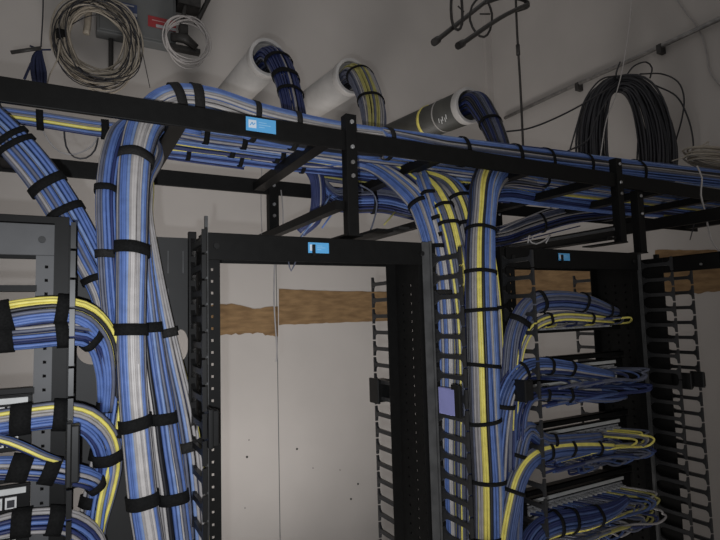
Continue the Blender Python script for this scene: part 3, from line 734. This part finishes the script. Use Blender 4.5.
MB().box(at(178,0,YW-.1).x, at(200,0,YW-.1).x, YW-.12, YW-.02, at(190,7,YW-.1).z, at(190,-30,YW-.1).z).build('junction_box', 'dsteel', t)
# navy cord bundle hanging from a line, on a small stick
o = wire([(43,-30,.9),(43,10,.9),(41,47,.9)], .0022, 'dark', 'thin black line holding the navy cord hank at upper left', 'hanging_line', 'line')
c = at(40, 68, .9); kk = dep(c)/f; mb = MB(); rnd = random.Random(4)
for i in range(16):
    x = (i/15-.5)*1.9; d_ = rnd.uniform(-.012, .012)
    path = [c+Vector((0, d_*.4, 20*kk)), c+Vector((x*4*kk-2*kk, d_, 10*kk)), c+Vector((x*6.2*kk-kk, d_, -4*kk)), c+Vector((x*5*kk, d_, -17*kk+rnd.uniform(-1,1)*kk))]
    mb.tube([p[:3] for p in crom([tuple(p) for p in path], .01)], .0042, 6)
mb.tube([c+Vector((-1*kk,0,18*kk)), c+Vector((-8*kk,0,2*kk)), c+Vector((-13*kk,0,-14*kk))], .004, 6)
t = mb.build('cord_hank', 'navyrope'); tag(t, 'hank of navy blue cord hanging by the left tray end', 'cord hank')
MB().tube([c+Vector((-9*kk,0,21*kk)), c+Vector((0,-.006,18*kk)), c+Vector((9*kk,0,21*kk))], .003, 5).build('knot', 'navyrope', t)
p0, p1 = at(11, 52.5, .9), at(41, 48, .88)
tag(MB().tube([p0, p1], .006, 8).build('short_rod', 'dsteel'), 'short dark rod sticking out left of the navy cord hank', 'rod')
wire([(60,40,.95),(57,60,.95),(50,74,.95),(46,90,.92)], .0022, 'beige', 'thin pale wire beside the navy cord hank')
# small loops below the left tray rail
wire([(40,124,.2),(48,140,.2),(60,152,.2),(76,154,.2),(92,146,.2),(98,136,.2)], .0016, 'grey', 'thin pale loop of wire under the tray at left')
wire([(64,128,.2),(66,146,.2),(74,157,.2),(86,158,.2),(95,150,.2),(98,138,.2)], .0018, 'dark', 'thin black loop of wire under the tray at left')
# threaded rod and hanging ladder piece
def tubepx(pts, r, k=8): return MB().tube([p[:3] for p in crom([tuple(at(*p)) for p in pts], .03)], r, k)
t = thing('ceiling_hanger', at(517, -20, 1.05), 'dark steel cable hanger with two arms and hoops at the top', 'cable hanger')
tubepx([(436,41,.90),(484,3,1.15),(500,-8,1.25)], .012).build('arm', 'dsteel', t); tubepx([(460,45,.88),(500,18,1.0),(528,4,1.1)], .012).build('arm', 'dsteel', t)
tubepx([(434,42.5,.895),(438,39.5,.905)], .018).build('end_cap', 'dsteel', t); tubepx([(458,46,.875),(463,43,.885)], .018).build('end_cap', 'dsteel', t)
tubepx([(484,3,1.15),(505,-3,1.12),(524,0,1.1),(528,6,1.1),(518,10,1.08)], .012).build('cross_arm', 'dsteel', t)
tubepx([(452,-14,.95),(451,10,.95),(453,25,.95),(458,30,.95),(462,24,.95),(462,5,.95),(460,-14,.95)], .007).build('hoop', 'dsteel', t)
tubepx([(482,-6,.98),(472,6,.98),(470,20,.98),(476,33,.98),(484,37,.98),(490,30,.98),(492,14,.98),(488,2,.98)], .006).build('hoop', 'dsteel', t)
tubepx([(458,6,.95),(464,12,.95)], .004).build('link', 'dsteel', t)
tubepx([(480,14,.98),(490,14,.98)], .004).build('link', 'dsteel', t)
o = tubepx([(515,-25,1.06),(517,30,1.06),(520,80,1.06),(523,145,1.06),(524,190,1.06)], .0065).build('threaded_rod', 'dsteel')
tag(o, 'rusty threaded rod hanging down behind the tray, right of the grey pipe', 'rod')
a_ = at(518,50,1.06); MB().tube([a_+Vector((0,0,.03)), a_-Vector((0,0,.03))], .011, 8).build('coupling', 'dsteel', o)
# conduit on right wall
def rw(px, py, off=.03):
    r = F+R*((px-360)/f)+U*((270-py)/f); return CAM+r*((XW-off-CAM.x)/r.x)
o = MB().tube([rw(505,118), rw(560,92), rw(640,56), rw(790,-14)], .012, 10).build('wall_conduit', 'steel'); tag(o, 'long grey conduit running up the right wall behind the black coil', 'conduit')
for px, py in ((578, 85), (660, 47)):
    p = rw(px, py); MB().box(p.x-.015, XW, p.y-.012, p.y+.012, p.z-.035, p.z+.012).build('conduit_clip', 'dsteel', o)
# black coil
c = at(622, 150, .60); k = dep(c)/f; rnd = random.Random(12); path = []
ex = Vector((.80, -.60, 0)); ey = Vector((.60, .80, 0)); NL = 56
for q in range(NL):
    u = ((q*23) % NL)/(NL-1)
    big = q % 9 == 4
    rx = 17+27*u+(10 if big else 0)+rnd.uniform(-1.5, 1.5); ry = 62+13*u+rnd.uniform(-2, 2)+(3 if big else 0); cx = 5*u+rnd.uniform(-1, 1)+(2 if big else 0)
    off = rnd.uniform(-.035, .035)
    for i in range(36):
        a = 2*math.pi*i/36-math.pi/2; cs, sn = math.cos(a), math.sin(a)
        x = cx+rx*math.copysign(abs(cs)**.8, cs); zz = (ry if sn > 0 else 64+4*u)*sn
        path.append(c+ex*(x*k)+ey*(off+.012*math.sin(a*2+q))+Vector((0, 0, zz*k)))
o = MB().tube(path, .0058, 5).build('cable_coil', 'dark'); tag(o, 'big black cable coil hanging above the tray by the right wall', 'cable coil')
for i, pts in enumerate(([(622,78),(612,86),(590,100),(560,116),(530,128),(503,132)], [(616,76),(604,78),(594,86),(584,102),(577,125),(570,150)], [(620,62),(616,74),(618,80)],
                         [(626,76),(634,66),(646,62),(652,68),(650,78)], [(640,74),(662,74),(678,82),(684,98),(682,118),(676,140)], [(652,84),(676,96),(688,118),(693,140),(693,160)], [(632,82),(634,105),(638,130),(637,160)], [(612,92),(596,120),(588,140),(566,152)])):
    MB().tube([p[:3] for p in crom([tuple(at(p[0], p[1], .57) if at(p[0], p[1], .57).x < 2.68 else rw(p[0], p[1], .07)) for p in pts], .02)], .004, 6).build('loose_loop', 'dark', o)
wire([(632,-15,.55),(630,20,.55),(625,55,.55),(620,80,.55),(614,100,.54),(606,122,.53),(600,160,.5)], .0026, 'light', 'thin white string holding up the black coil', 'hanging_string', 'string')
o = MB().tube([p[:3] for p in crom([tuple(rw(a_, b_, .012)) for a_, b_ in ((670,-12),(684,10),(698,28),(706,50),(710,72),(722,88))], .02)], .0035, 6).build('hanging_cable', 'grey'); tag(o, 'thin pale cord curving down the right wall at the top right', 'cord')
# beige coil at right edge, resting on the tray run
c = at(720, 169, .09); k = dep(c)/f; path = []
for i in range(12*30+1):
    a = 2*math.pi*i/30; q = i/30; w = math.sin(q*2.7)
    path.append(c+Vector(((44+9*w)*k*math.cos(a), .06*math.sin(a)*(1+.2*w), (4+3*math.sin(q*1.9))*k+.9*q*k-2*k*math.cos(a+1)*.8)))
o = MB().tube(path, .0036, 5).build('cable_coil', 'beige'); tag(o, 'beige cable coil lying on the tray at the right picture edge', 'cable coil')
MB().tube([p[:3] for p in crom([tuple(at(*p)) for p in [(672,161,.10),(690,155,.10),(706,146,.11),(708,142,.12),(700,147,.12)]], .01)], .0022, 6).build('loose_end', 'beige', o)
wire([(697,166,-.03),(702,178,-.03),(701,195,-.03),(706,215,-.03),(709,232,-.03),(716,248,-.03),(735,262,-.03)], .0028, 'light', 'white cord hanging over the tray rail at the right picture edge', 'hanging_cable', 'cord')
wire([(672,203,.3),(684,211,.3),(698,213,.3),(706,208,.3)], .0028, 'light', 'short pale cord sagging under the tray at the far right', 'hanging_cable', 'cord')
wire([(697,190,.3),(696,215,.3),(690,240,.3)], .002, 'dark', 'thin black wire hanging behind the long bar at the far right', 'thin_wire')
wire([(262,162,.5),(261,200,.5),(262,235,.5)], .0015, 'grey', 'thin pale wire hanging left of the rear tray bracket')
wire([(275,255,.3),(274,300,.3),(277,350,.31),(276,362,.31)], .0022, 'grey', 'thin grey cord hanging inside the middle rack opening', 'hanging_cable', 'cord')
wire([(281,190,.4),(283,210,.4),(283,236,.4)], .002, 'grey', 'thin grey wire just right of the rear tray bracket')
wire([(288,258,.12),(291,271,.12),(297,258,.12)], .0018, 'slate', 'tiny wire loop hanging below the middle rack beam')
for i, (pts, m, lab) in enumerate((
   ([(300,238,.2),(318,215,.2),(330,196,.22)], 'blue2', 'thin blue wire slanting up left of the front bracket'),
   ([(322,228,.2),(336,208,.2),(343,198,.22)], 'blue', 'thin blue wire close to the left edge of the front bracket'),
   ([(360,185,.15),(372,192,.15),(377,204,.15),(374,220,.15),(370,232,.15)], 'slate', 'slate wire hooking down right of the front bracket'),
   ([(384,225,.2),(395,212,.2)], 'ochre', 'short dull yellow wire piece right of the front bracket'),
   ([(500,230,.3),(530,216,.3),(560,205,.3),(590,200,.3)], 'grey', 'grey wire crossing above the right rack, upper one'),
   ([(500,246,.25),(540,236,.25),(580,226,.25)], 'navy', 'dark blue wire crossing above the right rack top'),
   ([(555,207,.3),(562,202,.3),(568,200,.3),(566,205,.3),(558,208,.3)], 'light', 'small pale wire loop above the right rack label'),
   ([(528,243,.05),(529,236,.05),(533,238,.06),(530,241,.05),(536,244,.05),(545,240,.05),(550,235,.06),(546,243,.06)], 'light', 'pale curled wire end lying on the right rack top'),
   ([(508,182,.3),(518,190,.3),(535,194,.3),(548,196,.3)], 'yellow', 'yellow wire lying under the tray beside the right rack bracket'),
   ([(595,193,.3),(606,197,.3),(616,200,.3)], 'ochre', 'dull yellow wire under the tray left of the upright bracket'))):
    wire(pts, .0022, m, lab)
# dark mass of cables piled behind the middle rack top
bundle('dark loose bundle sagging between the brackets above the middle rack',
  [P(318,170,.36,10),P(322,186,.37,16),P(332,197,.38,20),P(345,200,.38,26),P(380,200,.36,26),P(405,206,.34,24),P(428,215,.3,18)],
  [N_,S_,N_,B,N_,D,N_], [(372,200,.010)], flat=.7, back=('navy','dark'))
bundle('dark loose bundle lying behind the right rack top',
  [P(455,240,.42,20),P(500,236,.4,20),P(530,226,.4,20),P(565,216,.4,18),P(600,212,.4,16),P(640,208,.4,14)],
  [N_,S_,G,N_,D,N_], [(540,224,.010)], flat=.6, back=('navy','dark'))

# ------------------------------------------------------------ light
w = bpy.data.worlds.new('world'); sc.world = w; w.use_nodes = True
bg = w.node_tree.nodes['Background']; bg.inputs['Color'].default_value = (1, .975, .96, 1); bg.inputs['Strength'].default_value = .20
def light(kind, name, loc, energy, **kw):
    l = bpy.data.lights.new(name, kind); o = bpy.data.objects.new(name, l); COL.objects.link(o); o.location = loc; l.energy = energy
    for a, b in kw.items(): setattr(l, a, b)
    return o
fl = light('SPOT', 'phone_flash', CAM-R*.025-U*.035, 30, spot_size=math.radians(98), spot_blend=1.0, shadow_soft_size=.006, color=(.93, .96, 1))
tgt = at(260, 320, 0); fl.rotation_euler = (tgt-fl.location).to_track_quat('-Z', 'Y').to_euler()
ar = light('SPOT', 'added_wall_fill', (.5, .15, .30), 215, spot_size=math.radians(108), spot_blend=1.0, shadow_soft_size=.6, color=(1, .96, .93))  # added lamp, out of view, brightening the walls behind the racks
ar.rotation_euler = (Vector((1.35, 1.9, 2.6))-ar.location).to_track_quat('-Z', 'Y').to_euler()
sc.view_settings.view_transform = 'Standard'; sc.view_settings.look = 'None'
sc.view_settings.gamma = 1; sc.view_settings.use_curve_mapping = False
sc.view_settings.exposure = 0.
